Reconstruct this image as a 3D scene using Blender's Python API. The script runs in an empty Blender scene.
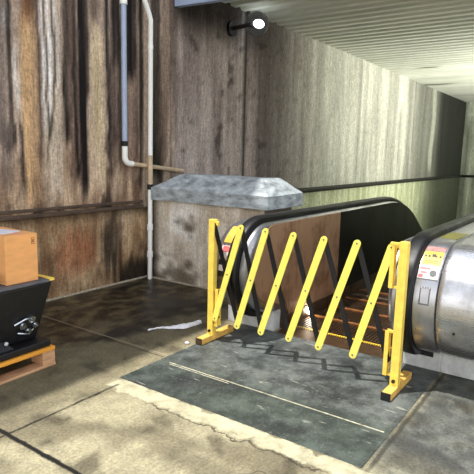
import bpy, bmesh, math, random
from mathutils import Vector, Matrix, noise
random.seed(7)
C = bpy.context.scene.collection
sc = bpy.context.scene
PI = math.pi
def lin(c):
    return tuple(((v/255)/12.92 if v/255 <= .04045 else ((v/255+.055)/1.055)**2.4) for v in c)
# ------------------------------------------------------------------ node helper
class NT:
    def __init__(s, name):
        s.m = bpy.data.materials.new(name); s.m.use_nodes = True
        s.t = s.m.node_tree; s.b = s.t.nodes['Principled BSDF']
        s._o = None
    def n(s, k, **kw):
        x = s.t.nodes.new(k)
        for a, b in kw.items(): setattr(x, a, b)
        return x
    def put(s, sock, v):
        if hasattr(v, 'is_output') or isinstance(v, bpy.types.NodeSocket): s.t.links.new(v, sock)
        elif isinstance(v, (tuple, list)) and len(v) == 3 and sock.type == 'RGBA': sock.default_value = (*v, 1)
        else: sock.default_value = v
    def obj(s):
        if not s._o: s._o = s.n('ShaderNodeTexCoord').outputs['Object']
        return s._o
    def sep(s):
        x = s.n('ShaderNodeSeparateXYZ'); s.t.links.new(s.obj(), x.inputs[0]); return x.outputs
    def M(s, op, a, b=0.0, c=0.0):
        x = s.n('ShaderNodeMath', operation=op)
        s.put(x.inputs[0], a); s.put(x.inputs[1], b); s.put(x.inputs[2], c)
        return x.outputs[0]
    def noise(s, scale=(1,1,1), sc=5.0, det=4, rough=.6, loc=(0,0,0), col=False):
        mp = s.n('ShaderNodeMapping'); s.t.links.new(s.obj(), mp.inputs[0])
        mp.inputs['Scale'].default_value = scale; mp.inputs['Location'].default_value = loc
        x = s.n('ShaderNodeTexNoise'); s.t.links.new(mp.outputs[0], x.inputs['Vector'])
        x.inputs['Scale'].default_value = sc; x.inputs['Detail'].default_value = det; x.inputs['Roughness'].default_value = rough
        return x.outputs['Color' if col else 'Fac']
    def ss(s, v, a, b, lo=0.0, hi=1.0):
        x = s.n('ShaderNodeMapRange', interpolation_type='SMOOTHSTEP')
        s.put(x.inputs['Value'], v); s.put(x.inputs['From Min'], a); s.put(x.inputs['From Max'], b)
        s.put(x.inputs['To Min'], lo); s.put(x.inputs['To Max'], hi)
        return x.outputs['Result']
    def lr(s, v, a, b, lo=0.0, hi=1.0):
        x = s.n('ShaderNodeMapRange')
        s.put(x.inputs['Value'], v); s.put(x.inputs['From Min'], a); s.put(x.inputs['From Max'], b)
        s.put(x.inputs['To Min'], lo); s.put(x.inputs['To Max'], hi)
        return x.outputs['Result']
    def mix(s, f, a, b, mode='MIX'):
        x = s.n('ShaderNodeMix', data_type='RGBA', blend_type=mode)
        s.put(x.inputs[0], f); s.put(x.inputs[6], a); s.put(x.inputs[7], b)
        return x.outputs[2]
    def attr(s, nm='StainShade'):
        x = s.n('ShaderNodeAttribute'); x.attribute_name = nm; return x.outputs['Color']
    def bump(s, h, st=.3, d=.01):
        x = s.n('ShaderNodeBump'); s.put(x.inputs['Height'], h)
        x.inputs['Strength'].default_value = st; x.inputs['Distance'].default_value = d
        s.t.links.new(x.outputs[0], s.b.inputs['Normal'])
    def done(s, col=None, rough=None, metal=None, spec=None):
        if col is not None: s.put(s.b.inputs['Base Color'], col)
        if rough is not None: s.put(s.b.inputs['Roughness'], rough)
        if metal is not None: s.put(s.b.inputs['Metallic'], metal)
        if spec is not None: s.put(s.b.inputs['Specular IOR Level'], spec)
        return s.m
def mat(name, rgb, rough=.5, metal=0., var=.15, sc=12., scale=(1,1,1), bump=0., spec=.5):
    t = NT(name); f = t.noise(scale, sc, 5, .65)
    k = t.lr(f, .3, .7, 1-var*1.6, 1+var)
    c = t.mix(1.0, lin(rgb), t.n('ShaderNodeCombineColor').outputs[0], 'MULTIPLY')
    cc = c.node.inputs[7].links[0].from_node
    for i in range(3): t.put(cc.inputs[i], k)
    if bump: t.bump(f, bump, .005)
    return t.done(c, t.lr(f, .3, .7, max(.03, rough-.08), rough+.1), metal, spec)
def emit(name, rgb, st):
    t = NT(name); t.put(t.b.inputs['Emission Color'], lin(rgb)); t.b.inputs['Emission Strength'].default_value = st
    return t.done(lin(rgb), .4)
# ------------------------------------------------------------------ mesh helpers
def obj(name, bm, m, parent=None, smooth=False, off=None, bev=0, label=None, ang=35):
    """links one mesh; vertices are given in world space and moved to the parent's (or own) base"""
    base = Vector(off) if off is not None else (parent['_b'] if parent is not None and '_b' in parent else Vector((0,0,0)))
    base = Vector(base)
    bmesh.ops.translate(bm, vec=-base, verts=bm.verts)
    bmesh.ops.recalc_face_normals(bm, faces=bm.faces)
    me = bpy.data.meshes.new(name); bm.to_mesh(me); bm.free()
    o = bpy.data.objects.new(name, me); C.objects.link(o)
    for mm in (m if isinstance(m, (list, tuple)) else [m]): me.materials.append(mm)
    if parent is not None: o.parent = parent
    else: o.location = base
    o['_b'] = tuple(base)
    if smooth:
        me.shade_smooth()
        e = o.modifiers.new('edges', 'EDGE_SPLIT'); e.split_angle = math.radians(ang)
    if bev:
        b = o.modifiers.new('bevel', 'BEVEL'); b.width = bev; b.segments = 2; b.limit_method = 'ANGLE'
    if label: o['label'] = label
    return o
def thing(name, label, cat, loc, group=None):
    o = bpy.data.objects.new(name, None); C.objects.link(o); o.location = loc; o.empty_display_size = .1
    o['label'] = label; o['category'] = cat; o['_b'] = tuple(loc)
    if group: o['group'] = group
    return o
def tag(o, label, cat, group=None):
    o['label'] = label; o['category'] = cat
    if group: o['group'] = group
    return o
def struct(name, bm, m, **k):
    o = obj(name, bm, m, off=(0,0,0), **k); o['kind'] = 'structure'; return o
def box(bm, x0, x1, y0, y1, z0, z1, mi=0):
    r = bmesh.ops.create_cube(bm, size=1)
    for v in r['verts']:
        v.co = Vector((x0+(v.co.x+.5)*(x1-x0), y0+(v.co.y+.5)*(y1-y0), z0+(v.co.z+.5)*(z1-z0)))
    for f in {f for v in r['verts'] for f in v.link_faces}: f.material_index = mi
    return r['verts']
def hexa(bm, pts):
    """8 points: bottom 4 then top 4"""
    v = [bm.verts.new(p) for p in pts]
    for q in ((0,1,2,3),(4,5,6,7),(0,1,5,4),(1,2,6,5),(2,3,7,6),(3,0,4,7)): bm.faces.new([v[i] for i in q])
    return v
def frames(pts):
    out = []; n = len(pts); prev = None
    for i, p in enumerate(pts):
        t = (pts[min(i+1, n-1)]-pts[max(i-1, 0)]).normalized()
        if prev is None:
            a = Vector((0,0,1)) if abs(t.z) < .9 else Vector((1,0,0)); u = t.cross(a).normalized()
        else: u = (prev-t*prev.dot(t)).normalized()
        prev = u; out.append((p, u, t.cross(u).normalized()))
    return out
def tube(bm, pts, r, seg=14, cap=True):
    pts = [Vector(p) for p in pts]; rr = r if isinstance(r, (list, tuple)) else [r]*len(pts)
    rings = []
    for (p, u, w), q in zip(frames(pts), rr):
        rings.append([bm.verts.new(p+u*q*math.cos(2*PI*k/seg)+w*q*math.sin(2*PI*k/seg)) for k in range(seg)])
    for a, b in zip(rings, rings[1:]):
        for k in range(seg): bm.faces.new((a[k], a[(k+1) % seg], b[(k+1) % seg], b[k]))
    if cap: bm.faces.new(rings[0]); bm.faces.new(rings[-1])
def bar(bm, a, b, w, th, wdir, round_end=True):
    """flat strip from a to b; width w across, thickness th along wdir; rounded ends"""
    a = Vector(a); b = Vector(b); t = (b-a).normalized(); n = Vector(wdir).normalized(); s = t.cross(n).normalized()
    out = []
    K = 7 if round_end else 2
    for e, c, sg in ((0, a, -1), (1, b, 1)):
        for k in range(K):
            ang = -PI/2+PI*k/(K-1)
            if sg < 0: ang = PI/2-PI*k/(K-1)
            d = t*sg*math.cos(ang)*(w/2 if round_end else 0)+s*math.sin(ang)*(w/2)
            out.append(c+d)
    fr = [bm.verts.new(p-n*th/2) for p in out]; bk = [bm.verts.new(p+n*th/2) for p in out]
    bm.faces.new(fr); bm.faces.new(bk[::-1])
    for i in range(len(out)): bm.faces.new((fr[i], fr[(i+1) % len(out)], bk[(i+1) % len(out)], bk[i]))
def disc_bolt(bm, c, n, r, th, seg=10):
    n = Vector(n).normalized(); c = Vector(c); tube(bm, [c-n*th/2, c+n*th/2], r, seg)
def NB(): return bmesh.new()
fbm = lambda x, y, z=0., o=4: sum(noise.noise(Vector((x*2**i+i*7.3, y*2**i+3.1*i, z)))*.5**i for i in range(o))
def sst(x, a, b):
    t = max(0., min(1., (x-a)/(b-a))); return t*t*(3-2*t)
def mixc(a, b, f): return tuple(p+(q-p)*f for p, q in zip(a, b))

# ------------------------------------------------------------------ camera (f, pitch, yaw, roll measured from the photograph's perspective)
f, pi_, yw, ro = 527.99, .15770458, .60867192, .0238475
fw = Vector((math.cos(yw), math.sin(yw), 0)); rt = Vector((math.sin(yw), -math.cos(yw), 0)); up = Vector((0,0,1))
F = fw*math.cos(pi_)-up*math.sin(pi_); U = up*math.cos(pi_)+fw*math.sin(pi_)
r_ = rt*math.cos(ro)+U*math.sin(ro); u_ = U*math.cos(ro)-rt*math.sin(ro)
cd = bpy.data.cameras.new('camera'); cam = bpy.data.objects.new('camera', cd); C.objects.link(cam)
cam.matrix_world = Matrix(((r_.x, u_.x, -F.x, 0), (r_.y, u_.y, -F.y, 0), (r_.z, u_.z, -F.z, 1.5), (0,0,0,1)))
cd.sensor_width = 36; cd.lens = f/474*36; cd.clip_end = 200; sc.camera = cam

YW = 4.435      # stained wall plane
ZC = 3.46       # canopy soffit
XE = 20.4       # end wall
# ------------------------------------------------------------------ stained concrete wall
BLK, BRN, GRY, TAN, ORG, WHT = (26,21,20), (104,84,76), (142,130,126), (190,168,140), (214,174,130), (242,236,232)
STREAK = [ # x, half width, colour, z low, z high, strength
    (2.72,.07,(96,86,84),1.1,10,.6), (2.80,.03,BLK,1.5,10,.8), (2.86,.035,WHT,1.85,2.4,.7), (2.88,.03,BLK,1.1,1.8,.7), (2.99,.115,ORG,.95,2.72,1.1), (2.99,.09,(112,76,50),2.62,10,.9),
    (3.085,.014,BLK,1.3,10,.6), (3.22,.15,(206,188,168),.95,10,.85), (3.13,.022,WHT,1.7,10,1.), (3.165,.013,BLK,1.5,10,.7), (3.20,.026,WHT,1.8,10,1.), (3.29,.03,WHT,1.95,10,.7),
    (3.20,.05,(60,58,44),1.66,1.86,.9), (3.25,.018,BLK,1.8,10,.6), (3.39,.045,BLK,1.5,10,1.), (3.44,.03,BRN,1.0,10,.7), (3.50,.035,BLK,1.2,10,.9),
    (3.545,.03,BRN,.9,2.2,.7), (3.59,.06,BLK,.9,10,1.1), (3.62,.07,BLK,1.95,10,1.), (3.77,.12,(212,190,158),1.1,2.72,1.1), (3.76,.04,(180,160,120),1.5,2.5,.45),
    (3.72,.11,(212,186,160),.98,1.35,.9), (3.92,.035,BLK,1.3,10,.95), (3.99,.05,(92,78,70),1.2,10,.6), (4.03,.08,BLK,2.35,10,.8), (4.02,.14,(206,184,160),.95,1.3,.8),
    (4.08,.022,BLK,1.3,10,.6), (4.24,.12,BLK,2.30,10,1.1), (4.24,.10,(156,130,116),1.2,2.3,.8), (4.30,.05,(60,52,44),.9,1.3,.7),
    (4.40,.04,(40,34,30),.88,10,.9), (4.63,.10,(44,37,34),1.3,10,1.), (4.80,.07,(104,84,72),1.3,10,.6), (4.66,.13,(26,26,18),1.18,1.55,.8),
    (6.41,.03,(232,224,216),.9,3.2,.95), (6.47,.05,(30,26,25),.9,3.46,.8), (7.05,.05,(70,60,58),.9,3.4,.6)]
def wallcol(x, z):
    s1 = fbm(x*7, z*.35, 1, 4); s2 = fbm(x*19, z*.5, 5, 3); s3 = fbm(x*1.3, z*.5, 9, 3)
    wx = x+.022*noise.noise(Vector((x*3, z*2.2, 2)))+.012*noise.noise(Vector((x*9, z*6, 4)))
    if z < .86:      # below the ledge: rusty tan concrete
        c = mixc((142,112,82), (196,168,132), sst(fbm(x*4, z*2.2, 6, 5)+s3*.6+.3*s1, -.6, .6))
        c = mixc(c, (172,104,70), .6*sst(1-math.hypot((x-3.45)/.42, (z-.42)/.32)+s2*.4, 0, .8))
        c = mixc(c, (38,32,26), .75*sst(1-math.hypot((x-3.92)/.22, (z-.5)/.5)+s2*.5, 0, .7))
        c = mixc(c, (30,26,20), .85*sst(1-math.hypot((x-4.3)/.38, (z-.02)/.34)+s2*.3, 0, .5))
        c = mixc(c, (176,160,140), .5*sst(1-abs(x-4.0-.15*z)/.16+s2, .2, 1.)*sst(z, .3, .6))
        c = mixc(c, (84,62,44), .45*sst(fbm(x*6, z*4, 61, 5), .1, .6))
        c = mixc(c, (46,36,28), .5*sst(z, .72, .86))  # darker just below the ledge
        if x > 5:
            g = sst(x, 5.5, 8.5); c = mixc(c, mixc((196,202,160), (232,238,204), sst(s1, -.5, .5)), g)  # green-yellow light of the well put into the wall colour
            c = mixc(c, (60,64,56), sst(x, 14.5, 17.5)*.8)  # light fading at the far end put into the wall colour
        return c
    c = mixc((112,95,84), (198,176,156), sst(s1*1.2+s3*.5, -.5, .5))
    c = mixc(c, mixc((120,88,62), (206,174,138), sst(fbm(x*5, z*2.5, 66, 5), -.4, .4)), .55*(1-sst(z+.2*s3, 1.1, 1.9))*(1-sst(x, 4.3, 4.5)))
    c = mixc(c, (240,236,230), .9*sst(1-math.hypot((x-2.79)/.06, (z-2.6)/.13)+.8*s2, .1, .8))
    c = mixc(c, (40,32,28), .7*sst(fbm(x*4.5, z*2., 77, 4), .15, .55)*(1-sst(z, 1.3, 2.2)))
    for x0, w, col, z0, z1, st in STREAK:
        a = sst(1-abs(wx-x0)/w, 0, .55)
        if a <= 0: continue
        e = .22*noise.noise(Vector((x*14, 0, x0)))
        a *= sst(z+e, z0-.07, z0+.12)*(1-sst(z+e, z1-.12, z1+.1))*st
        a *= .6+.45*sst(s2+s1*.5, -.45, .35)
        if x < 4.5: a *= 1-.75*(1-sst(z+.15*s1, .95, 1.35))*(1 if sum(col) < 200 else .3)
        c = mixc(c, col, min(1, a))
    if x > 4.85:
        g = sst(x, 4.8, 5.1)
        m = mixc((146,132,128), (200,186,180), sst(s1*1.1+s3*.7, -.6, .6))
        m = mixc(m, (44,38,36), .8*sst(z, 2.75, 3.35)*(1-sst(x, 6.2, 8.)))  # shade under the canopy edge put into the wall colour
        m = mixc(m, (84,76,74), .6*sst(x, 6.5, 7.)*(1-sst(x, 7.4, 8.6)))
        m = mixc(m, (50,42,36), .5*sst(fbm(x*4, z*4, 20, 4), .38, .7))
        h = sst(x, 6.6, 9.5)  # lightens into the well: lit brightness put into the wall colour
        gg = mixc((168,168,156), (222,222,208), sst(fbm(x*3.1, z*.22, 31, 4)*.8+.05, -.6, .6))
        gg = mixc(gg, (96,92,86), .45*sst(fbm(x*5, z*.3, 44, 3), .25, .7))
        gg = mixc(gg, (78,78,72), .55*sst(x, 13.2, 15.5)); gg = mixc(gg, (30,32,30), .75*sst(x, 16.4, 17.5))  # darkens past the lit stretch: light falloff put into the colour
        gg = mixc(gg, (205,206,190), .8*sst(1-abs(wx-16.35-.05*math.sin(z*3))/.28, 0, .6)*sst(z, .9, 1.4))
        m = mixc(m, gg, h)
        if x < 6.6:
            for x0, w, col, z0, z1, st in STREAK[-3:]:
                m = mixc(m, col, st*sst(1-abs(x-x0)/w, 0, .6)*sst(z, z0, z0+.1))
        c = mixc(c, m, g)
    return c
def grid_mesh(us, vs, P, colf, keep=None):
    bm = NB(); L = bm.loops.layers.float_color.new('StainShade')
    cols = {}; V = []
    for u in us:
        row = []
        for v in vs:
            q = bm.verts.new(P(u, v)); cols[q] = (*lin(tuple(max(0, min(255, k)) for k in colf(u, v))), 1); row.append(q)
        V.append(row)
    for i in range(len(us)-1):
        for j in range(len(vs)-1):
            if keep and not keep((us[i]+us[i+1])/2, (vs[j]+vs[j+1])/2): continue
            fc = bm.faces.new((V[i][j], V[i+1][j], V[i+1][j+1], V[i][j+1]))
            for lp in fc.loops: lp[L] = cols[lp.vert]
    bmesh.ops.delete(bm, geom=[v for v in bm.verts if not v.link_faces], context='VERTS')
    return bm
def rng(*seg):
    out = []
    for a, b, d in seg:
        n = max(1, round((b-a)/d)); out += [a+(b-a)*i/n for i in range(n)]
    out.append(seg[-1][1]); return out
def concrete(name, zs=.05, k=1.0):
    t = NT(name)
    fine = t.noise((1,1,zs), 55, 4, .7); grain = t.noise((1,1,1), 45, 3, .7, (3,1,2)); mid = t.noise((1,1,.12), 12, 5, .7, (7,0,0))
    v = t.M('MULTIPLY', t.lr(fine, .3, .7, 1-.45*k, 1+.4*k), t.lr(grain, .3, .7, 1-.34*k, 1+.34*k))
    v = t.M('MULTIPLY', v, t.lr(mid, .3, .7, .8, 1.2))
    cc = t.n('ShaderNodeCombineColor')
    for i in range(3): t.put(cc.inputs[i], v)
    c = t.mix(1.0, t.attr(), cc.outputs[0], 'MULTIPLY')
    t.bump(t.M('ADD', fine, t.M('MULTIPLY', grain, .6)), .5, .01)
    return t.done(c, .85, 0, .25)
M_wall = concrete('board_marked_concrete', .14, .85); M_ped = concrete('rendered_pedestal_concrete', .5, .55)
us = rng((-2,2.3,.3), (2.3,5,.022), (5,8,.045), (8,XE,.11)); vs = rng((-4.5,-1,.5), (-1,0,.12), (0,.84,.04), (.84,.88,.02), (.88,3.5,.045), (3.5,9.2,.4))
struct('wall_left', grid_mesh(us, vs, lambda x, z: (x, YW, z), wallcol), M_wall)
def endcol(y, z):
    return mixc((150,156,140), (226,232,214), sst(fbm(y*4, z*.4, 3, 4), -.4, .4))
struct('wall_back', grid_mesh(rng((-3.2, YW, .15)), rng((-4.5, ZC+.3, .25)), lambda y, z: (XE, y, z), endcol), M_wall)
struct('wall_right', grid_mesh(rng((5.2, XE, .4)), rng((-4.5, ZC+.3, .4)), lambda x, z: (x, -3.2, z), lambda x, z: endcol(x, z)), M_wall)
# ledge running along the wall
M_ledge = mat('dark_ledge_concrete', (88,72,60), .8, 0, .35, 9, (1,1,3), .3)
bm = NB()
box(bm, -2, 4.40, YW-.03, YW+.0, .905, .935); box(bm, -2, 4.40, YW-.03, YW, .845, .885)
struct('trim_1', bm, M_ledge, bev=.006)
M_cond = mat('dark_conduit', (34,34,30), .6, 0, .2)
bm = NB(); tube(bm, [(4.95, YW-.045, .875), (XE-.03, YW-.045, .875)], .045, 12)
struct('trim_2', bm, M_cond, smooth=True)
bm = NB(); tube(bm, [(XE-.045, YW-.05, .875), (XE-.045, -3.15, .875)], .045, 12)
struct('trim_3', bm, M_cond, smooth=True)
M_dust = mat('pale_silt', (176,164,142), .9, 0, .3, 30)
bm = NB()
for i in range(46):
    a = 2.2+i*.05; w = .010+.007*noise.noise(Vector((a*5, 0, 0)))
    hexa(bm, [(a, YW-w-.003, .001), (a+.05, YW-w-.003, .001), (a+.05, YW-.001, .001), (a, YW-.001, .001), (a, YW-w, .012), (a+.05, YW-w, .012), (a+.05, YW-.001, .02), (a, YW-.001, .02)])
struct('baseboard_left', bm, M_dust)
# ------------------------------------------------------------------ floor
def floorcol(x, y):
    n1 = fbm(x*2.2, y*2.2, 1, 5); n2 = fbm(x*7, y*7, 4, 4)
    c = mixc((118,110,88), (160,152,124), sst(n1+.5*n2, -.5, .5))
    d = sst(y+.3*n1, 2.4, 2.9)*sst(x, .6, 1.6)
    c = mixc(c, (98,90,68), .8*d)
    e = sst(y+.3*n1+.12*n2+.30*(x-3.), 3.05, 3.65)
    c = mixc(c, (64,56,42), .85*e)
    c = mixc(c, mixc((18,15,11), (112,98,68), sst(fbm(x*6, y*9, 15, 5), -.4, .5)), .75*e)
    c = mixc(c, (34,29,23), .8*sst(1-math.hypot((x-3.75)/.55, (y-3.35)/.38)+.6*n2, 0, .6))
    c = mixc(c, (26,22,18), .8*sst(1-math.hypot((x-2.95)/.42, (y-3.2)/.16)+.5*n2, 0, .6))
    c = mixc(c, mixc((62,64,62), (112,114,108), sst(n2+n1*.5, -.4, .5)), .92*sst(x+.15*n1, 2.15, 2.6)*(1-sst(y+.08*n1, .76, .86)))
    c = mixc(c, (40,42,40), .6*sst(n2+n1*.5, .15, .6)*sst(x, 2.3, 2.8)*(1-sst(y, .8, 1.)))
    c = mixc(c, (60,54,42), .55*sst(fbm(x*5+9, y*5, 8, 4), .28, .6))
    return c
t = NT('worn_slab_floor'); X, Y, Z = t.sep()
gr = t.noise((1,1,1), 60, 4, .75); mid = t.noise((1,1,1), 9, 6, .7); big = t.noise((1,1,1), 3.2, 5, .6, (5,2,0)); wob = t.noise((1,1,1), 14, 5, .7, (1,8,0))
wobs = t.noise((1,1,1), 7, 4, .55, (1,8,0)); wob2 = t.noise((1,1,1), 3.5, 2, .5, (4,4,0))
v = t.M('MULTIPLY', t.lr(gr, .3, .7, .58, 1.38), t.lr(mid, .3, .7, .76, 1.22))
cc = t.n('ShaderNodeCombineColor')
for i in range(3): t.put(cc.inputs[i], v)
c = t.mix(1.0, t.attr(), cc.outputs[0], 'MULTIPLY')
# small dark oil spots
vo = t.n('ShaderNodeTexVoronoi'); t.t.links.new(t.obj(), vo.inputs['Vector']); vo.inputs['Scale'].default_value = 6.5; vo.inputs['Randomness'].default_value = 1
sp = t.M('MULTIPLY', t.ss(t.M('ADD', vo.outputs['Distance'], t.M('MULTIPLY', wob, .12)), .09, .17, 1, 0), t.ss(big, .48, .6))
c = t.mix(t.M('MULTIPLY', sp, .65), c, lin((44,40,32)))
# cream worn strip in front of the landing plate
def band(coord, c0, hw, soft, amp, src):
    d = t.M('ABSOLUTE', t.M('SUBTRACT', t.M('ADD', coord, t.M('MULTIPLY', t.M('SUBTRACT', src, .5), amp)), c0))
    return t.ss(d, hw, hw+soft, 1, 0)
def rect(y0, y1, s=.02): return t.M('MULTIPLY', t.ss(Y, y0, y0+s), t.ss(Y, y1-s, y1, 1, 0))
cream = t.M('MULTIPLY', t.M('MULTIPLY', band(X, 2.235, .052, .018, .22, wobs), rect(.2, 2.54, .05)), t.lr(mid, .35, .6, .35, .95))
c = t.mix(cream, c, lin((192,186,156)))
edge = t.M('MULTIPLY', band(X, 2.15, .003, .007, .22, wobs), rect(.9, 2.2, .1))
c = t.mix(t.M('MULTIPLY', edge, .8), c, lin((50,46,38)))
# expansion joints
j = t.M('MULTIPLY', t.M('MULTIPLY', band(Y, 2.46, .004, .010, .03, mid), t.lr(wob, .3, .6, .4, 1)), t.ss(X, 2.22, 2.24, 1, 0))
j2 = t.M('MULTIPLY', band(X, 1.447, .008, .012, .03, mid), t.ss(Y, 2.9, 3.0, 1, 0))
j = t.M('MAXIMUM', j, j2)
j3 = t.M('MULTIPLY', band(X, 2.785, .003, .006, .012, mid), t.ss(Y, 2.54, 2.56))
j4 = t.M('MULTIPLY', band(Y, .80, .006, .012, .03, mid), t.ss(X, 2.2, 2.4))
c = t.mix(t.M('MULTIPLY', j4, .7), c, lin((44,42,36)))
c = t.mix(j, c, lin((14,12,10)))
c = t.mix(t.M('MULTIPLY', j3, .55), c, lin((168,156,130)))
j5 = t.M('MULTIPLY', band(X, 2.745, .004, .006, .012, mid), t.ss(Y, 2.54, 2.56))
c = t.mix(t.M('MULTIPLY', j5, .6), c, lin((30,26,22)))
crack = t.M('MULTIPLY', band(t.M('ADD', X, t.M('MULTIPLY', Y, .35)), 2.38, .002, .004, .5, wob2), rect(.7, 1.35, .05))
c = t.mix(t.M('MULTIPLY', crack, .7), c, lin((40,36,30)))
t.bump(t.M('ADD', t.M('ADD', gr, mid), t.M('MULTIPLY', j, -3)), .45, .006)
wet = t.ss(t.M('ADD', Y, t.M('MULTIPLY', big, .7)), 3.3, 3.9)
M_floor = t.done(c, t.lr(wet, 0, 1, .75, .38), 0, .35)
us = rng((-9,.8,.5), (.8,5.4,.035)); vs = rng((-10,-.5,.5), (-.5,YW,.04))
def keep(x, y): return not (x > 3.73 and 1.10 < y < 2.2)
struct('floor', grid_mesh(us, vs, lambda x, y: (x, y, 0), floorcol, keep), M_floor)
bm = NB(); box(bm, 5.38, 5.42, -3.2, YW, -4.5, -.002); struct('wall_front', bm, M_ledge)
bm = NB(); box(bm, 5.38, XE, -3.2, YW, -4.55, -4.5); o = struct('floor_lower', bm, M_ledge)
# ------------------------------------------------------------------ canopy soffit: trapezoidal metal deck
t = NT('pale_ribbed_deck')
n1 = t.noise((1,.25,1), 1.2, 4, .6); n2 = t.noise((1,1,1), 30, 3, .6)
c = t.mix(t.lr(n1, .35, .65), lin((204,208,194)), lin((232,234,222)))
st = t.noise((1,.12,1), 2.4, 4, .6, (3,3,0))
c = t.mix(t.ss(st, .62, .72), c, lin((120,118,98)))
M_deck = t.done(c, .6, 0, .4)
bm = NB(); pts = []; x = 5.02; p = .24
while x < XE:
    pts += [(x, ZC+.045), (x+p*.36, ZC+.045), (x+p*.48, ZC), (x+p*.88, ZC)]; x += p
pts.append((XE, ZC+.045))
A = [bm.verts.new((a, -3.2, b)) for a, b in pts]; B = [bm.verts.new((a, YW, b)) for a, b in pts]
for i in range(len(pts)-1): bm.faces.new((A[i], A[i+1], B[i+1], B[i]))
T1 = [bm.verts.new((q, s, ZC+.3)) for q, s in ((5.02, -3.2), (XE, -3.2), (XE, YW), (5.02, YW))]
bm.faces.new(T1)
struct('ceiling', bm, M_deck)
t = NT('sky_tinted_fascia_flashing'); M_fas = t.done(lin((176,192,226)), .45, .1)  # metal flashing; reflected sky blue put into its base colour
bm = NB(); hexa(bm, [(4.94,-3.2,2.98),(5.02,-3.2,2.98),(5.02,YW-.01,3.19),(4.94,YW-.01,3.19),(4.94,-3.2,3.9),(5.02,-3.2,3.9),(5.02,YW-.01,3.9),(4.94,YW-.01,3.9)])
struct('trim_4', bm, M_fas, bev=.008)
# ------------------------------------------------------------------ pedestal with hipped capstone
bm_ = None
def pedcol(u, v):
    n = fbm(u*5, v*2, 3, 4); n2 = fbm(u*3, v*5, 12, 4)
    c = mixc((196,182,162), (232,222,206), sst(n, -.5, .5))
    c = mixc(c, (250,247,240), .9*sst(1-math.hypot((u-3.85)/.32, (v-.72)/.3)+n2*.8, 0, .8))
    c = mixc(c, (150,128,100), .5*sst(1-math.hypot((u-3.45)/.3, (v-.75)/.2)+n2, .1, .9))
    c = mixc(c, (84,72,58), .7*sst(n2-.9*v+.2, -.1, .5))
    c = mixc(c, (40,34,28), .8*sst(u, 4.2, 4.38))  # corner shade beside the wall put into the colour
    return c
ped = thing('concrete_pedestal', 'stained concrete pedestal with pale hipped capstone against the wall behind the escalator', 'pedestal', (4.8, 3.6, 0))
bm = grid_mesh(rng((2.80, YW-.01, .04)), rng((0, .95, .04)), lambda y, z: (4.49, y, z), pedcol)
L = bm.loops.layers.float_color['StainShade']
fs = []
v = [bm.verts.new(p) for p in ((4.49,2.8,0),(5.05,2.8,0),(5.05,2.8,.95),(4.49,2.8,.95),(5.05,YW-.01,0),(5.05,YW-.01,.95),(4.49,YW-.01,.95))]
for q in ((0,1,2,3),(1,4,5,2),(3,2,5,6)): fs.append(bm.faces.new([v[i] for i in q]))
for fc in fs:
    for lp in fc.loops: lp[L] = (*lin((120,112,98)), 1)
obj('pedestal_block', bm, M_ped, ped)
M_cap = mat('rough_grey_capstone', (172,180,184), .85, 0, .4, 7, (1,1,2.5), .5)
bm = NB()
y0, y1, x0, x1 = 2.72, 4.30, 4.42, 5.14
b0 = [bm.verts.new(p) for p in ((x0,y0,.947),(x1,y0,.947),(x1,y1,.947),(x0,y1,.947))]
b1 = [bm.verts.new(p) for p in ((x0,y0,1.085),(x1,y0,1.085),(x1,y1,1.085),(x0,y1,1.085))]
b2 = [bm.verts.new(p) for p in ((x0+.18,y0+.19,1.245),(x1-.18,y0+.19,1.245),(x1-.18,y1-.30,1.245),(x0+.18,y1-.30,1.245))]
bm.faces.new(b0); bm.faces.new(b2)
for a, b in ((b0, b1), (b1, b2)):
    for i in range(4): bm.faces.new((a[i], a[(i+1) % 4], b[(i+1) % 4], b[i]))
bmesh.ops.subdivide_edges(bm, edges=bm.edges[:], cuts=5, use_grid_fill=True)
for vv in bm.verts: vv.co += Vector((noise.noise(vv.co*5), noise.noise(vv.co*5+Vector((9,0,0))), noise.noise(vv.co*6+Vector((0,9,0)))))*.008
obj('capstone', bm, M_cap, ped, label='pale grey hipped concrete capstone')
bm = NB()
for i in range(40):
    a = 2.85+i*.038; w = .012+.008*noise.noise(Vector((a*6, 3, 0)))
    hexa(bm, [(4.49-w, a, .001), (4.489, a, .001), (4.489, a+.038, .001), (4.49-w, a+.038, .001), (4.49-w*.6, a, .015), (4.489, a, .018), (4.489, a+.038, .018), (4.49-w*.6, a+.038, .015)])
struct('baseboard_front', bm, M_dust)
# ------------------------------------------------------------------ pipes
M_wpipe = mat('white_pvc_pipe', (255,254,250), .4, 0, .05, 9)
M_bpipe = mat('blue_grey_pvc_pipe', (166,180,206), .35, 0, .1, 9)
M_tpipe = mat('weathered_pipe_stretch', (206,182,152), .55, 0, .15, 12)
M_rub = mat('black_rubber', (18,18,20), .6, 0, .2)
yp = YW-.05
wp = thing('drain_pipe', 'long white drain pipe with couplings running down to the floor beside the pedestal', 'pipe', (4.46, 4.338, 0))
P0 = lambda x, z, y=4.338: Vector((x, y, z))
bm = NB(); tube(bm, [P0(4.435, 0), P0(4.445, 1.46), P0(4.455, 2.93), P0(4.43, 2.99), P0(4.37, 3.10), P0(4.355, 3.16), P0(4.355, 4.4)], .027, 16)
obj('pipe_run', bm, M_wpipe, wp, True)
for xx, z, hh, rr in ((4.437, .30, .035, .035), (4.439, .62, .035, .035), (4.452, 2.64, .02, .032)):
    bm = NB(); tube(bm, [P0(xx, z-hh), P0(xx, z+hh)], rr, 16); obj('coupling', bm, M_wpipe, wp, True)
bm = NB(); tube(bm, [P0(4.443, 1.06), P0(4.443, 1.12)], .036, 16); obj('rubber_coupling', bm, M_rub, wp, True)
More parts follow.
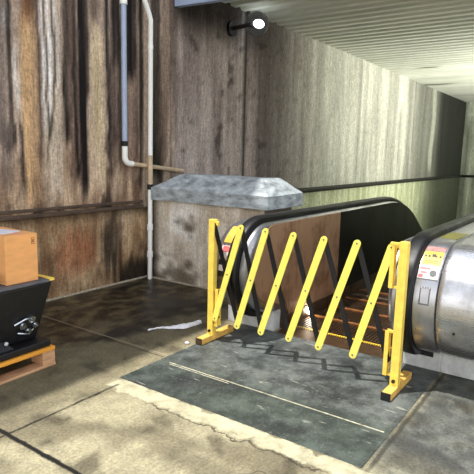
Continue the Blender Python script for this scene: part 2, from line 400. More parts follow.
bm = NB(); tube(bm, [P0(4.355, 3.13), P0(4.355, 3.17), P0(4.35, 3.22), P0(4.35, 3.36)], [.03, .055, .065, .065], 18); obj('bell_fitting', bm, M_wpipe, wp, True)
bm = NB(); tube(bm, [P0(4.444, 1.121), P0(4.445, 1.45)], .0285, 16); obj('weathered_sleeve', bm, M_tpipe, wp, True, label='yellowed tan stretch of the pipe')
bp = thing('elbow_pipe', 'blue pipe coming down the wall and turning right through a white elbow', 'pipe', (4.105, 4.39, 1.3))
q = lambda x, z: Vector((x, 4.392, z))
bm = NB(); tube(bm, [q(4.105, 1.60), q(4.105, 4.4)], .03, 16); obj('blue_pipe', bm, M_bpipe, bp, True)
bm = NB(); tube(bm, [q(4.105, 3.02), q(4.105, 3.08)], .04, 16); obj('white_collar', bm, M_wpipe, bp, True)
bm = NB(); tube(bm, [q(4.105, 1.545), q(4.105, 1.60)], .037, 16); obj('rubber_collar', bm, M_rub, bp, True)
pts = [q(4.105, 1.55), q(4.105, 1.43)]+[q(4.105+.075*(1-math.cos(a)), 1.43-.075*math.sin(a)) for a in [PI/2*k/8 for k in range(1, 9)]]+[q(4.22, 1.352)]
bm = NB(); tube(bm, pts, .032, 16); obj('elbow', bm, M_wpipe, bp, True, label='white elbow')
bm = NB(); tube(bm, [q(4.20, 1.353), q(5.08, 1.262)], .025, 16); obj('side_branch', bm, M_tpipe, bp, True, label='tan pipe stub pointing right')
# ------------------------------------------------------------------ globe wall lamp
gl = thing('globe_lamp', 'round smoked globe lamp on a short arm high on the wall near the canopy', 'lamp', (6.09, YW, 3.17))
M_dk = mat('dark_lamp_metal', (44,40,40), .5, .6, .2)
bm = NB(); disc_bolt(bm, (6.10, YW-.02, 3.165), (0,1,0), .10, .04, 24); obj('wall_plate', bm, M_dk, gl, True)
bm = NB(); tube(bm, [(6.10, YW-.02, 3.165), (6.12, YW-.12, 3.18), (6.22, 4.22, 3.215), (6.28, 4.20, 3.22)], .028, 12); obj('arm', bm, M_dk, gl, True)
t = NT('smoked_globe_glass'); t.b.inputs['Transmission Weight'].default_value = .55; t.b.inputs['IOR'].default_value = 1.3
M_gl = t.done(lin((96,94,92)), .12, 0, .6)
bm = NB(); bmesh.ops.create_uvsphere(bm, u_segments=36, v_segments=20, radius=.165, matrix=Matrix.Translation((6.36, 4.18, 3.255))); obj('globe', bm, M_gl, gl, True, ang=60)
M_bulb = emit('lit_bulb', (238,246,255), 26)
bm = NB(); bmesh.ops.create_uvsphere(bm, u_segments=20, v_segments=12, radius=.055, matrix=Matrix.Translation((6.33, 4.14, 3.245)) @ Matrix.Diagonal((1.4,1.,.85,1))); obj('bulb', bm, M_bulb, gl, True, ang=60, label='bright white bulb')
# ------------------------------------------------------------------ escalator
R0, XC, ZM = .425, 3.69, .565
ZT = ZM+R0
TOPX, RB = 6.55, 2.26
def top_drop(x):
    if x <= TOPX: return 0.
    d = x-TOPX
    if d <= RB*.5: return RB-math.sqrt(RB*RB-d*d)
    return RB-math.sqrt(RB*RB-(RB*.5)**2)+(d-RB*.5)*math.tan(PI/6)
def path(d, closed_bottom=True):
    """outline of the balustrade in x-z, inset by d, from the far lower end along the top, round the newel, back under it"""
    pts = []
    xs = [13.5, 11, 9.5, 8.5]+[TOPX+RB*.5*k/8 for k in range(8, -1, -1)]+[6, 5, 4.3]
    for x in xs:
        sl = 0 if x <= TOPX else min((x-TOPX)/math.sqrt(max(1e-6, RB*RB-min(x-TOPX, RB*.5)**2)), math.tan(PI/6))
        n = math.sqrt(1+sl*sl)
        pts.append((x-d*sl/n, ZT-top_drop(x)-d/n))
    for k in range(29):
        a = PI/2+PI*k/28
        pts.append((XC+(R0-d)*math.cos(a), ZM+(R0-d)*math.sin(a)))
    return pts
def low_path(dz=0.):
    pts = [(3.74, None), (3.74, 0), (3.74, -.3), (5.3, -.3)]
    return [(3.78, -.25), (5.3, -.25), (6.6, -.35), (8.0, -1.25), (13.5, -4.4)]
def shell(bm, sections, y0c, sgn, cap=True, close=True):
    """loft profile sections (y offset, inset) across the width"""
    rings = []
    for y, d in sections:
        pr = path(d)+[(3.76, ZM-R0+d)]+low_path()
        rings.append([bm.verts.new((a, y0c+sgn*y, b)) for a, b in pr])
    n = len(rings[0])
    for a, b in zip(rings, rings[1:]):
        for k in range(n-1 if not close else n): bm.faces.new((a[k], a[(k+1) % n], b[(k+1) % n], b[k]))
    if cap: bm.faces.new(rings[0]); bm.faces.new(rings[-1])
def steel(name, rgb, rough, br=(1,1,1), dark=(60,52,46), amt=.35, blot=3., met=.95):
    t = NT(name)
    b = t.noise(br, 40, 3, .6); s = t.noise((1,1,1), blot, 5, .65, (2,5,1)); sc_ = t.noise((1,1,.15), 16, 4, .7, (0,3,3))
    c = t.mix(t.M('MULTIPLY', t.ss(t.M('ADD', s, t.M('MULTIPLY', sc_, .5)), .7, .95), amt), lin(rgb), lin(dark))
    t.bump(b, .12, .003)
    return t.done(c, t.M('ADD', t.lr(b, .3, .7, rough-.05, rough+.06), t.lr(s, .3, .7, -.04, .12)), met)
M_st = steel('brushed_stainless', (178,178,182), .30, (.06,1,1), (84,78,76))
M_drum = steel('scuffed_stainless_drum', (196,196,200), .26, (3,.04,3), (84,80,80), .35, 5)
M_pan = steel('warm_reflection_panel', (206,164,130), .40, (1,1,.1), (120,80,56), .6, 3.4, .5)  # stainless panel; warm brown reflections put into its base colour
M_pan2 = mat('dark_reflection_panel', (22,20,18), .4, .0, .5, 3, (1,1,.3), spec=.22)  # deeper panels; dark reflections put into the base colour
M_hr = mat('black_handrail_rubber', (12,12,14), .42, 0, .12, 8, spec=.4)
M_skirt = steel('worn_skirt', (120,100,84), .38, (1,1,1), (50,36,28), .6, 5)
esc = thing('escalator', 'steel escalator going down into the covered well behind the yellow barrier', 'escalator', (3.74, 1.63, 0))
HF, HN = 2.335, .99
def handrail(yc, name='handrail'):
    sec = []
    for k in range(20):
        a = 2*PI*k/20; ca, sa = math.cos(a), math.sin(a)
        sec.append((math.copysign(abs(ca)**.5, ca)*.052, math.copysign(abs(sa)**.6, sa)*.034))
    bm = NB(); P = [path(.030-q[1]) for q in sec]
    rings = [[bm.verts.new((P[k][i][0], yc+sec[k][0], P[k][i][1])) for k in range(20)] for i in range(len(P[0]))]
    for a, b in zip(rings, rings[1:]):
        for k in range(20): bm.faces.new((a[k], a[(k+1) % 20], b[(k+1) % 20], b[k]))
    bm.faces.new(rings[0]); bm.faces.new(rings[-1])
    return obj(name, bm, M_hr, esc, True, ang=60)
handrail(HF); handrail(HN)
# far newel and balustrade
bm = NB(); shell(bm, [(-.055,.05),(-.085,.052),(-.105,.075),(-.118,.115)], HF, 1); nf = obj('inner_newel_band', bm, M_st, esc, True, ang=40)
bm = NB(); shell(bm, [(-.05,.055),(.05,.055)], HF, 1); obj('handrail_core', bm, M_rub, esc, True)
bm = NB(); shell(bm, [(.055,.04),(.15,.04),(.20,.06),(.235,.10),(.24,.16)], HF, 1); far_out = obj('outer_cladding', bm, M_st, esc, True, ang=40)
bm = NB(); shell(bm, [(.055,.04),(.10,.04),(.175,.04),(.19,.045),(.195,.06)], HN, -1); near_out = obj('outer_cladding', bm, M_st, esc, True, ang=40)
bm = NB(); shell(bm, [(-.055,.05),(-.085,.052),(-.105,.075),(-.118,.115)], HN, -1); obj('inner_newel_band', bm, M_st, esc, True, ang=40)
bm = NB(); shell(bm, [(-.05,.055),(.05,.055)], HN, 1); obj('handrail_core', bm, M_rub, esc, True)
# inner panels set flat inside the newel arc
def panel(yc, sgn, x0, x1, m, d=.135, name='balustrade_panel'):
    tp = [(a, b) for a, b in path(.062)][:15]
    for k in range(29):
        a = PI/2+PI*k/28; dd = .062+(d-.062)*sst(k, 0, 9); tp.append((XC+(R0-dd)*math.cos(a), ZM+(R0-dd)*math.sin(a)))
    up_ = [(a, b) for a, b in tp[:15] if x0 < a < x1]; arc = tp[15:]
    bm = NB()
    if x0 < XC:
        line = [(x1, ZT-.062-top_drop(x1))]+up_+arc+[(3.86, .21), (4.0, .09), (x1, .09-top_drop(x1))]
    else:
        line = [(x1, ZT-.062-top_drop(x1))]+up_+[(x0, ZT-.062-top_drop(x0)), (x0, .09-top_drop(x0)*.8), (x1, .09-top_drop(x1))]
    a = [bm.verts.new((p, yc, q)) for p, q in line]; b = [bm.verts.new((p, yc-sgn*.012, q)) for p, q in line]
    bm.faces.new(a); bm.faces.new(b)
    for i in range(len(a)): bm.faces.new((a[i], a[(i+1) % len(a)], b[(i+1) % len(a)], b[i]))
    return obj(name, bm, m, esc)
panel(HF-.1215, 1, 3.2, 3.98, M_pan); panel(HF-.1215, 1, 3.986, 5.0, M_pan); panel(HF-.1215, 1, 5.006, 13.4, M_pan2)
panel(HN+.1215, -1, 3.2, 5.0, M_st); bm = NB(); tp = [(XC+(R0-.062-(.075)*sst(k, 0, 9)-.004)*math.cos(PI/2+PI*k/28), HF-.124, ZM+(R0-.062-.075*sst(k, 0, 9)-.004)*math.sin(PI/2+PI*k/28)) for k in range(29)]
tube(bm, [(5.0, HF-.124, ZT-.066)]+tp, .006, 8); obj('panel_seal', bm, M_rub, esc, True)
panel(HN+.1215, -1, 5.006, 13.4, M_pan2)
for yc, s in ((HF-.135, -1), (HN+.135, 1)):
    bm = NB(); xs = rng((3.86, 6.4, .4), (6.4, 13.4, .3))
    a = [bm.verts.new((x, yc, .10-top_drop(x+.3))) for x in xs]; b = [bm.verts.new((x, yc, -.28-top_drop(x+.3))) for x in xs]
    a2 = [bm.verts.new((x, yc+s*.012, .10-top_drop(x+.3))) for x in xs]; b2 = [bm.verts.new((x, yc+s*.012, -.28-top_drop(x+.3))) for x in xs]
    for A_, B_ in ((a, b), (a2, b2), (a, a2), (b, b2)):
        for i in range(len(xs)-1): bm.faces.new((A_[i], A_[i+1], B_[i+1], B_[i]))
    bm.faces.new((a[0], b[0], b2[0], a2[0]))
    obj('skirt_panel', bm, M_skirt, esc)
# big rounded divider drum between this escalator and the next
bm = NB()
shell(bm, [(.196,.062),(.199,.052),(.206,.047),(.235,.044),(.5,.042),(1.3,.042),(1.32,.06)], HN, -1)
drum = obj('divider_drum', bm, M_drum, esc, True, ang=50, label='wide brushed steel rounded drum end')
bm = NB(); disc_bolt(bm, (3.335, .68, .43), (-1,0,-.3), .008, .012, 10); obj('rivet', bm, M_rub, drum, True)
# white plinths
M_pl = mat('white_painted_plinth', (206,208,208), .5, .0, .18, 8)
for y0, y1, h in ((2.21, 2.69, .17), (1.10-.27, 1.10, .16), (-.4, .83, .23)):
    bm = NB(); box(bm, 3.745, 3.86, y0, y1, 0, h); obj('plinth', bm, M_pl, esc, bev=.006)
bm = NB(); box(bm, 3.737, 3.747, .885, .99, .10, .165); obj('plinth_socket', bm, M_rub, esc)
# landing plate, comb, steps
t = NT('grimy_landing_plate'); X, Y, Z = t.sep()
gr = t.noise((1,1,1), 70, 4, .75); md = t.noise((1,1,1), 5, 6, .7, (9,1,0)); st = t.noise((1,.2,1), 30, 4, .6, (0,7,0))
fr = t.ss(X, -.35, -.1)
c = t.mix(t.ss(md, .36, .66), t.mix(fr, lin((50,58,54)), lin((62,67,67))), t.mix(fr, lin((86,94,88)), lin((112,117,114))))
c = t.mix(t.ss(t.noise((1,1,1), 2.2, 5, .65, (3,6,0)), .5, .68), c, lin((46,50,50)))
c = t.mix(t.M('MULTIPLY', t.ss(gr, .55, .8), .5), c, lin((170,176,166)))
c = t.mix(t.M('MULTIPLY', t.ss(gr, .45, .25), .5), c, lin((30,32,32)))
c = t.mix(t.M('MULTIPLY', t.ss(st, .64, .7), .45), c, lin((190,190,176)))
t.bump(gr, .4, .004); M_land = t.done(c, .55, .15, .4)
# world-space slab in two plates with a pale seam between them
lp = thing('landing_plate', 'dark grey metal landing plates set in the floor under the barrier', 'floor plate', (3.0, 1.65, 0))
bm = NB(); box(bm, 2.30, 2.688, .83, 2.53, -.02, .004); obj('front_plate', bm, M_land, lp, bev=.002)
bm = NB(); box(bm, 2.696, 3.735, .83, 2.53, -.02, .004); obj('rear_plate', bm, M_land, lp, bev=.002)
M_seam = mat('pale_seam', (186,180,156), .8, 0, .35, 25)
bm = NB(); box(bm, 2.687, 2.697, .86, 2.44, -.01, .0045); box(bm, 2.665, 2.672, 1.9, 2.42, -.01, .0047); obj('seam_strip', bm, M_seam, lp)
M_comb = mat('brown_comb_metal', (104,76,52), .4, .7, .35, 20)
bm = NB(); box(bm, 3.737, 3.97, 1.11, 2.19, -.06, .0)
for i in range(54): box(bm, 3.95, 4.0, 1.12+i*.0198, 1.12+i*.0198+.009, -.03, .002)
obj('comb_plate', bm, M_comb, esc)
M_yel = emit('glowing_comb_line', (255,190,40), .0)
M_yl = mat('yellow_step_line', (255,214,60), .5, 0, .1)
M_yo = mat('brown_orange_line', (150,96,50), .5, .3, .3, 20)  # edge lines past the first are a browner orange
M_step = mat('brown_step_tread', (92,66,48), .38, .75, .4, 14, (1,1,1))
for i in range(14):
    xa = 3.985+.406*i; xm = xa+.2; z = -.008-top_drop(xm+.55)
    bm = NB(); box(bm, xa, xa+.395, 1.13, 2.19, z-.035, z-.008)
    for k in range(36): box(bm, xa, xa+.395, 1.135+k*.0293, 1.135+k*.0293+.013, z-.01, z)
    z2 = -.008-top_drop(xm+.55-.406); 
    s = obj('step', bm, M_step, esc)
    bm = NB(); box(bm, xa-.002, xa+.034, 1.13, 2.19, z-.02, z+.006); obj('step_edge_line', bm, M_yl if i == 0 else M_yo, s)
# glowing disc on the far skirt, standing in for a comb light reflection
M_cl = emit('comb_reflection_glow', (255,246,226), 30)
cl = NB(); disc_bolt(cl, (4.36, 2.18, .055), (0,1,0), .042, .02, 20); obj('comb_light_reflection', cl, M_cl, esc, label='small glowing white spot, reflection of a comb light')
# ------------------------------------------------------------------ stickers curved round the newel bands
def decal(parent, yc, a0, a1, y0, y1, d, m, name, th=.0015, lift=0):
    bm = NB(); K = 10; R = R0-d+lift
    rows = []
    for k in range(K+1):
        a = math.radians(a0+(a1-a0)*k/K)
        for rr in (R+th, R-.001):
            pass
        rows.append([bm.verts.new((XC-rr*math.cos(a), y, ZM+rr*math.sin(a))) for rr, y in ((R+th, y0), (R+th, y1), (R-.001, y1), (R-.001, y0))])
    for p, q_ in zip(rows, rows[1:]):
        for k in range(4): bm.faces.new((p[k], p[(k+1) % 4], q_[(k+1) % 4], q_[k]))
    bm.faces.new(rows[0]); bm.faces.new(rows[-1])
    return obj(name, bm, m, parent)
M_sy = mat('yellow_sticker', (226,182,60), .45, 0, .12, 20); M_sw = mat('white_sticker', (216,206,206), .45, 0, .12, 20)
M_sr = mat('red_sticker_print', (214,110,112), .45, 0, .15, 25); M_sk = mat('black_sticker_print', (30,28,30), .45, 0, .1)
M_sg = mat('grey_sticker_print', (96,96,100), .45, 0, .15); M_so = mat('olive_sticker', (112,108,44), .5, 0, .3, 25)
M_lg = mat('light_grey_plate', (170,170,176), .4, .4, .1)
L_ = .003
def near_sticker(a0, a1, y0, y1, m, name, lift=0, par=None): return decal(par or near_out, HN, a0, a1, y0+.015, y1+.015, .04, m, name, lift=lift)
s = near_sticker(42, 60, .795, .915, M_sy, 'yellow_sticker')
for k, yy in enumerate((.90, .878, .835, .81)): near_sticker(52, 54.5 if k % 2 else 54, yy-.006, yy+.006, M_sk, 'pictogram', .0015, s)
near_sticker(52.5, 56, .838, .862, M_sk, 'pictogram', .0015, s)
near_sticker(47, 48, .815, .9, mat('ochre_print', (170,126,30), .5), 'text_line', .0015, s)
near_sticker(44.8, 45.8, .815, .9, bpy.data.materials['ochre_print'], 'text_line', .0015, s)
near_sticker(61, 68, .795, .915, mat('faded_red_sticker', (190,132,124), .5, 0, .3, 30), 'red_sticker')
s = near_sticker(28, 40.5, .79, .917, M_sw, 'white_sticker')
near_sticker(37.5, 39.5, .85, .912, M_sr, 'red_stripe', .0015, s); near_sticker(29, 32, .885, .912, M_sr, 'red_stripe', .0015, s); near_sticker(33.5, 35, .865, .90, M_sr, 'red_stripe', .0015, s)
bm = NB(); a = math.radians(34); R = R0-.04+.003
nn = Vector((-math.cos(a), 0, math.sin(a)))
disc_bolt(bm, (XC-R*math.cos(a), .841, ZM+R*math.sin(a)), nn, .021, .003, 24); obj('grey_disc', bm, M_sg, s)
near_sticker(27, 28, .79, .917, M_sg, 'border', .0005, s)
s = near_sticker(3, 20, .82, .885, M_sg, 'notice_plate'); near_sticker(4.5, 18.5, .828, .877, M_lg, 'notice_face', .0012, s); near_sticker(9, 15, .835, .87, M_lg, 'notice_panel', .002, s)
for k in range(4): near_sticker(18.8, 19.6, .824+k*.016, .832+k*.016, M_sw, 'border_mark', .002, s)
bm = NB(); box(bm, 3.79, 4.12, .805, .925, ZT-.041, ZT-.038); s = obj('olive_sticker', bm, M_so, near_out)
def far_sticker(a0, a1, y0, y1, m, name, lift=0, par=None): return decal(par or far_out, HF, a0, a1, y0+.045, y1+.045, .04, m, name, lift=lift)
far_sticker(36, 62, 2.35, 2.435, M_sy, 'yellow_sticker')
s = far_sticker(16, 32, 2.35, 2.435, M_sw, 'white_sticker'); far_sticker(24, 31, 2.35, 2.42, M_sr, 'red_stripe', .0015, s)
s = far_sticker(-6, 14, 2.35, 2.435, M_sk, 'black_sticker'); far_sticker(1, 8, 2.352, 2.43, M_sw, 'white_band', .0015, s)
# ------------------------------------------------------------------ folding barrier
M_by = mat('yellow_painted_steel', (255,220,96), .42, 0, .10, 18); M_by2 = mat('yellow_lattice_paint', (255,240,110), .42, 0, .08, 18)
M_bk = mat('black_lattice_paint', (12,12,16), .4, 0, .2, 18); M_foot = mat('worn_orange_foot', (240,190,96), .5, 0, .2, 16)
XB = 3.255
bar_t = thing('folding_barrier', 'yellow and black expanding lattice safety barrier standing across the escalator entrance', 'barrier', (XB, 1.74, 0))
TY = [2.475, 2.218, 1.999, 1.769, 1.533, 1.296, 1.068]; BY = [2.446, 2.231, 2.014, 1.774, 1.536, 1.281, 1.050]
zt = [.945, .946, .942, .937, .935, .937, .939]; zb = [.198, .180, .178, .184, .176, .180, .200]
def post(y, xt, xb):
    bm = NB(); w = .027
    hexa(bm, [(xb-w, y-w, .045), (xb+w, y-w, .045), (xb+w, y+w, .045), (xb-w, y+w, .045), (xt-w, y-w, .985), (xt+w, y-w, .985), (xt+w, y+w, .985), (xt-w, y+w, .985)])
    return obj('post', bm, M_by, bar_t, bev=.005)
pl_ = post(2.497, XB, XB); pr_ = post(.985, XB-.03, XB-.03)
for y, x in ((2.497, XB), (.985, XB-.03)):
    bm = NB(); box(bm, x-.16, x+.27, y-.03, y+.03, .005, .055); ft = obj('foot', bm, M_foot, bar_t, bev=.005)
    bm = NB(); box(bm, x-.168, x-.158, y-.031, y+.031, .0055, .057); obj('end_cap', bm, M_rub if y < 2 else M_skirt, ft, bev=.003)
    bm = NB(); disc_bolt(bm, (x-.03, y, .085), (1,0,0), .012, .02, 10); obj('bolt', bm, M_rub, bar_t)
def channel(y, z0, z1, x=XB-.012):
    bm = NB(); box(bm, x-.02, x+.02, y-.003, y+.003, z0, z1); box(bm, x-.024, x-.0201, y-.013, y+.013, z0, z1); box(bm, x+.0201, x+.024, y-.013, y+.013, z0, z1)
    for zz in (z0, z1-.012): box(bm, x-.012, x+.012, min(y, 1.0 if y < 2 else 2.48), max(y, 1.0 if y < 2 else 2.48), zz, zz+.012)
    o = obj('slide_channel', bm, M_by, bar_t); 
    return o
channel(2.437, .13, .43, XB+.0); channel(1.058, .68, .95, XB-.01); channel(1.056, .10, .40, XB-.01)
bm = NB(); box(bm, XB-.036, XB-.014, .985, 1.075, .955, .975); obj('top_bracket', bm, M_by, bar_t, bev=.004)
bm = NB(); box(bm, XB-.015, XB+.01, 2.44, 2.49, .94, .972); obj('top_bracket', bm, M_by, bar_t, bev=.004)
for i in range(6):
    # black bars behind, yellow bars in front
    bm = NB(); bar(bm, (XB-.012, TY[i], zt[i]), (XB-.012, BY[i+1], zb[i+1]), .036, .008, (1,0,0))
    bb = obj('lattice_bar', bm, M_bk, bar_t, label='black lattice bar')
    bm = NB(); bar(bm, (XB-.026, TY[i+1], zt[i+1]), (XB-.026, BY[i], zb[i]), .050, .009, (1,0,0))
    yb = obj('lattice_bar', bm, M_by2, bar_t, label='yellow lattice bar')
    for (y, z) in ((TY[i+1], zt[i+1]), (BY[i], zb[i]), ((TY[i+1]+BY[i])/2, (zt[i+1]+zb[i])/2)):
        bm = NB(); disc_bolt(bm, (XB-.027, y, z), (1,0,0), .006, .014, 10); obj('rivet', bm, M_sg, yb)
bm = NB(); disc_bolt(bm, (XB, BY[6], zb[6]), (1,0,0), .014, .04, 10); obj('bolt', bm, M_rub, bar_t)
bm = NB(); disc_bolt(bm, (XB, BY[0], zb[0]), (1,0,0), .014, .04, 10); obj('bolt', bm, M_rub, bar_t)
# ------------------------------------------------------------------ pallet, black case, carton, cup, papers
M_wood = mat('pale_pallet_wood', (206,160,120), .75, 0, .2, 9, (1,1,6), .3); M_ow = mat('orange_edged_board', (240,164,56), .6, 0, .12, 9, (.3,1,1))
pal = thing('wooden_pallet', 'low wooden pallet with orange front edge on the floor at the left', 'pallet', (1.6, 3.4, 0))
def rot(bm, ang, c=(2.18, 3.05)):
    bmesh.ops.rotate(bm, cent=(c[0], c[1], 0), matrix=Matrix.Rotation(ang, 3, 'Z'), verts=bm.verts)
RA = math.radians(1.5)
for k in range(6):
    bm = NB(); ya = 3.05+k*.148; box(bm, 1.0, 2.18, ya, ya+(.10 if k else .10), .112, .137); rot(bm, RA); obj('deck_board', bm, M_ow if k == 0 else M_wood, pal, bev=.003, label='orange edged front deck board' if k == 0 else None)
for x0 in (1.0, 1.54, 2.08):
    for ya in (3.055, 3.40, 3.75):
        bm = NB(); box(bm, x0, x0+.10, ya, ya+.13, .018, .112); rot(bm, RA); obj('block', bm, M_wood, pal, bev=.003)
for ya in (3.05, 3.40, 3.76):
    bm = NB(); box(bm, 1.0, 2.18, ya, ya+.10, .0, .018); rot(bm, RA); obj('bottom_board', bm, M_wood, pal, bev=.002)
M_case = mat('black_case_plastic', (20,20,24), .42, 0, .3, 22, (1,1,1), .3); M_ctop = mat('grey_case_top', (92,94,102), .5, 0, .2, 14)  # lid is a lighter grey than the case body
M_chr = mat('bright_chrome_hardware', (200,206,214), .18, 1., .1)
case = thing('equipment_case', 'black equipment case with chrome fittings standing on the pallet', 'case', (1.6, 3.4, .137))
bm = NB(); box(bm, 1.1, 2.16, 3.07, 3.9, .139, .185); rot(bm, RA); obj('base_tray', bm, M_case, case, bev=.008)
bm = NB(); hexa(bm, [(1.1,3.18,.185),(2.125,3.18,.185),(2.12,3.86,.185),(1.1,3.86,.185),(1.1,3.09,.59),(2.205,3.09,.59),(2.205,3.88,.59),(1.1,3.88,.60)]); rot(bm, RA); obj('case_body', bm, M_case, case, bev=.012)
bm = NB(); box(bm, 1.1, 2.205, 3.09, 3.88, .59, .608); rot(bm, RA); obj('lid', bm, M_ctop, case, bev=.004, label='grey lid')
bm = NB(); box(bm, 2.18, 2.215, 3.083, 3.87, .598, .614); rot(bm, RA); obj('yellow_tape_edge', bm, M_by, case)
bm = NB(); hexa(bm, [(1.1,3.10,.186),(1.9,3.10,.186),(1.9,3.24,.186),(1.1,3.24,.186),(1.1,3.16,.235),(1.86,3.16,.235),(1.86,3.26,.235),(1.1,3.26,.235)]); rot(bm, RA); obj('tray_ramp', bm, M_case, case, bev=.004)
for (cx, cz, r) in ((1.99, .315, .024), (2.06, .345, .026), (2.03, .27, .022), (2.085, .30, .02)):
    bm = NB(); disc_bolt(bm, (cx, 3.155, cz), (0,1,.2), r, .045, 16); disc_bolt(bm, (cx, 3.125, cz), (0,1,.2), r*.5, .03, 12)
    rot(bm, RA); obj('chrome_knob', bm, M_chr, case, True, label='chrome knob')
bm = NB(); tube(bm, [(1.93, 3.14, .33), (2.0, 3.12, .36), (2.08, 3.13, .35)], .009, 8); tube(bm, [(1.95, 3.14, .27), (2.02, 3.12, .25), (2.07, 3.14, .27)], .008, 8); rot(bm, RA); obj('chrome_lever', bm, M_chr, case, True, label='chrome lever')
bm = NB(); box(bm, 1.70, 1.74, 3.17, 3.19, .40, .47); rot(bm, RA); obj('latch', bm, M_rub, case)
bm = NB(); disc_bolt(bm, (1.86, 3.13, .225), (0,-.6,1), .012, .012, 12); rot(bm, RA); obj('white_button', bm, M_pl, case)
M_card = mat('brown_cardboard', (238,172,108), .8, 0, .08, 8, (1,1,3)); M_tape = mat('pink_tape', (232,150,160), .5, 0, .1)
ct = thing('cardboard_carton', 'brown cardboard carton with papers on top standing on the black case', 'box', (1.99, 3.35, .619))
bm = NB(); box(bm, 1.885, 2.12, 3.13, 3.58, .61, .935); obj('carton_body', bm, M_card, ct, bev=.003)
bm = NB(); box(bm, 1.995, 2.01, 3.129, 3.30, .9345, .9362); obj('flap_seam', bm, M_tape, ct)
bm = NB(); box(bm, 1.8835, 1.8855, 3.22, 3.45, .80, .87); obj('pink_label', bm, M_tape, ct, label='pink printed label')
M_pr = mat('carton_print', (150,100,62), .8, 0, .1)
bm = NB()
for (a, b, c_, d_) in ((2.075,2.078,.865,.905), (2.095,2.098,.865,.905), (2.075,2.098,.863,.866), (2.075,2.098,.904,.907), (2.082,2.091,.875,.895)): box(bm, a, b, 3.1285, 3.1302, c_, d_)
obj('printed_mark', bm, M_pr, ct)
M_pap = mat('white_paper', (226,226,238), .7, 0, .06)
for (x0, x1, y0, y1, z, lb) in ((1.90, 2.05, 3.22, 3.42, .937, 'white sheet of paper lying on top of the cardboard carton'),):
    bm = NB(); box(bm, x0, x1, y0, y1, z, z+.006); bmesh.ops.rotate(bm, cent=(1.97, 3.3, 0), matrix=Matrix.Rotation(.25, 3, 'Z'), verts=bm.verts)
    tag(obj('paper_sheet', bm, M_pap, off=(1.97, 3.3, z)), lb, 'paper')
bm = NB(); tube(bm, [(1.80, 3.17, .609), (1.80, 3.17, .622), (1.80, 3.17, .69), (1.80, 3.17, .694)], [.02, .026, .034, .034], 20)
tag(obj('paper_cup', bm, M_pl, off=(1.80, 3.17, .609), smooth=True), 'small white cup on the black case left of the carton', 'cup')
# ------------------------------------------------------------------ litter
M_plas = mat('crumpled_white_plastic', (248,248,255), .35, 0, .15, 25)
bm = NB(); N = 26; pa = []
for i in range(N):
    s_ = i/(N-1); x = 3.08+.43*s_+.02*math.sin(s_*9); y = 3.02-.20*s_+.03*math.sin(s_*6+.5)
    w = .006+.020*sst(s_, .1, .5)+.016*math.exp(-((s_-.62)/.09)**2)-.008*sst(s_, .8, 1); pa.append((Vector((x, y, .006)), w))
rows = []
for i, (p, w) in enumerate(pa):
    t_ = (pa[min(i+1, N-1)][0]-pa[max(i-1, 0)][0]).normalized(); s2 = Vector((-t_.y, t_.x, 0)); row = []
    for k in range(7):
        u = k/3-1; row.append(bm.verts.new(p+s2*w*u+Vector((0, 0, .004+.022*sst(i/N, .3, .6)*(1-u*u)+.012*abs(noise.noise(Vector((i*.8, k*1.3, 0))))))))
    rows.append(row)
for a, b in zip(rows, rows[1:]):
    for k in range(6): bm.faces.new((a[k], a[k+1], b[k+1], b[k]))
g = bmesh.ops.extrude_face_region(bm, geom=bm.faces[:])
for e in g['geom']:
    if isinstance(e, bmesh.types.BMVert): e.co.z = max(.001, e.co.z-.006)
tag(obj('plastic_strip', bm, M_plas, off=(3.3, 2.93, 0)), 'crumpled white plastic strip lying on the dark floor left of the barrier', 'plastic')
bm = NB(); bmesh.ops.create_icosphere(bm, subdivisions=2, radius=.016, matrix=Matrix.Translation((3.06, 2.59, .010)) @ Matrix.Diagonal((1, 1.2, .6, 1)))
for vv in bm.verts: vv.co += Vector((1,1,.5))*.005*noise.noise(vv.co*60)
for vv in bm.verts: vv.co.z = max(.0005, vv.co.z)
tag(obj('paper_scrap', bm, M_pap, off=(3.06, 2.59, 0)), 'tiny white scrap beside the left foot of the barrier', 'litter')

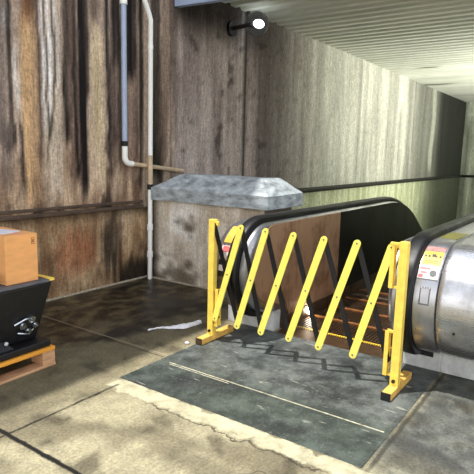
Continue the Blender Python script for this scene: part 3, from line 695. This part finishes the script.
# ------------------------------------------------------------------ light
w = bpy.data.worlds.new('overcast'); sc.world = w; w.use_nodes = True; nt = w.node_tree
bg = nt.nodes['Background']
tc = nt.nodes.new('ShaderNodeTexCoord'); sp_ = nt.nodes.new('ShaderNodeSeparateXYZ'); rp = nt.nodes.new('ShaderNodeValToRGB')
nt.links.new(tc.outputs['Generated'], sp_.inputs[0]); nt.links.new(sp_.outputs['Z'], rp.inputs[0]); nt.links.new(rp.outputs[0], bg.inputs[0])
mr = nt.nodes.new('ShaderNodeMapRange'); mr.inputs[1].default_value = -1; mr.inputs[2].default_value = 1
nt.links.new(sp_.outputs['Z'], mr.inputs[0]); nt.links.new(mr.outputs[0], rp.inputs[0])
cr = rp.color_ramp; cr.elements[0].position = .485; cr.elements[0].color = (.10,.095,.085,1)
cr.elements[1].position = .8; cr.elements[1].color = (.66,.73,.84,1)
e = cr.elements.new(.51); e.color = (1.95,1.92,1.86,1)
bg.inputs[1].default_value = 1.05
def sun(d, st, col, ang):
    l = bpy.data.lights.new('sun', 'SUN'); l.energy = st; l.color = col; l.angle = math.radians(ang)
    o = bpy.data.objects.new('sun', l); C.objects.link(o); o.rotation_euler = Vector(d).to_track_quat('-Z', 'Y').to_euler(); o.location = (0,0,8)
sun((.22, -.19, -1), 4.0, (1, .97, .9), .6)
def area(loc, d, sx, sy, pw, col, spread=180):
    l = bpy.data.lights.new('well_fill_light', 'AREA'); l.spread = math.radians(spread); l.shape = 'RECTANGLE'; l.size = sx; l.size_y = sy; l.energy = pw; l.color = col
    o = bpy.data.objects.new('well_fill_light', l); C.objects.link(o); o.location = loc; o.rotation_euler = Vector(d).to_track_quat('-Z', 'Y').to_euler()
area((12.5, -1.8, .3), (.25, .9, .9), 5, .4, 270, (1, .985, .90), 112)  # added light out of frame, no lamp body; brightens well wall and soffit
area((18.8, -1.5, 1.0), (.6, .5, .5), 1.5, .5, 60, (.96, 1, .86))  # added light out of frame, no lamp body; brightens the end wall
vs_ = sc.view_settings; vs_.view_transform = 'Standard'; vs_.look = 'None'; vs_.gamma = 1; vs_.use_curve_mapping = False; vs_.exposure = .45
for o in bpy.data.objects:
    if '_b' in o: del o['_b']
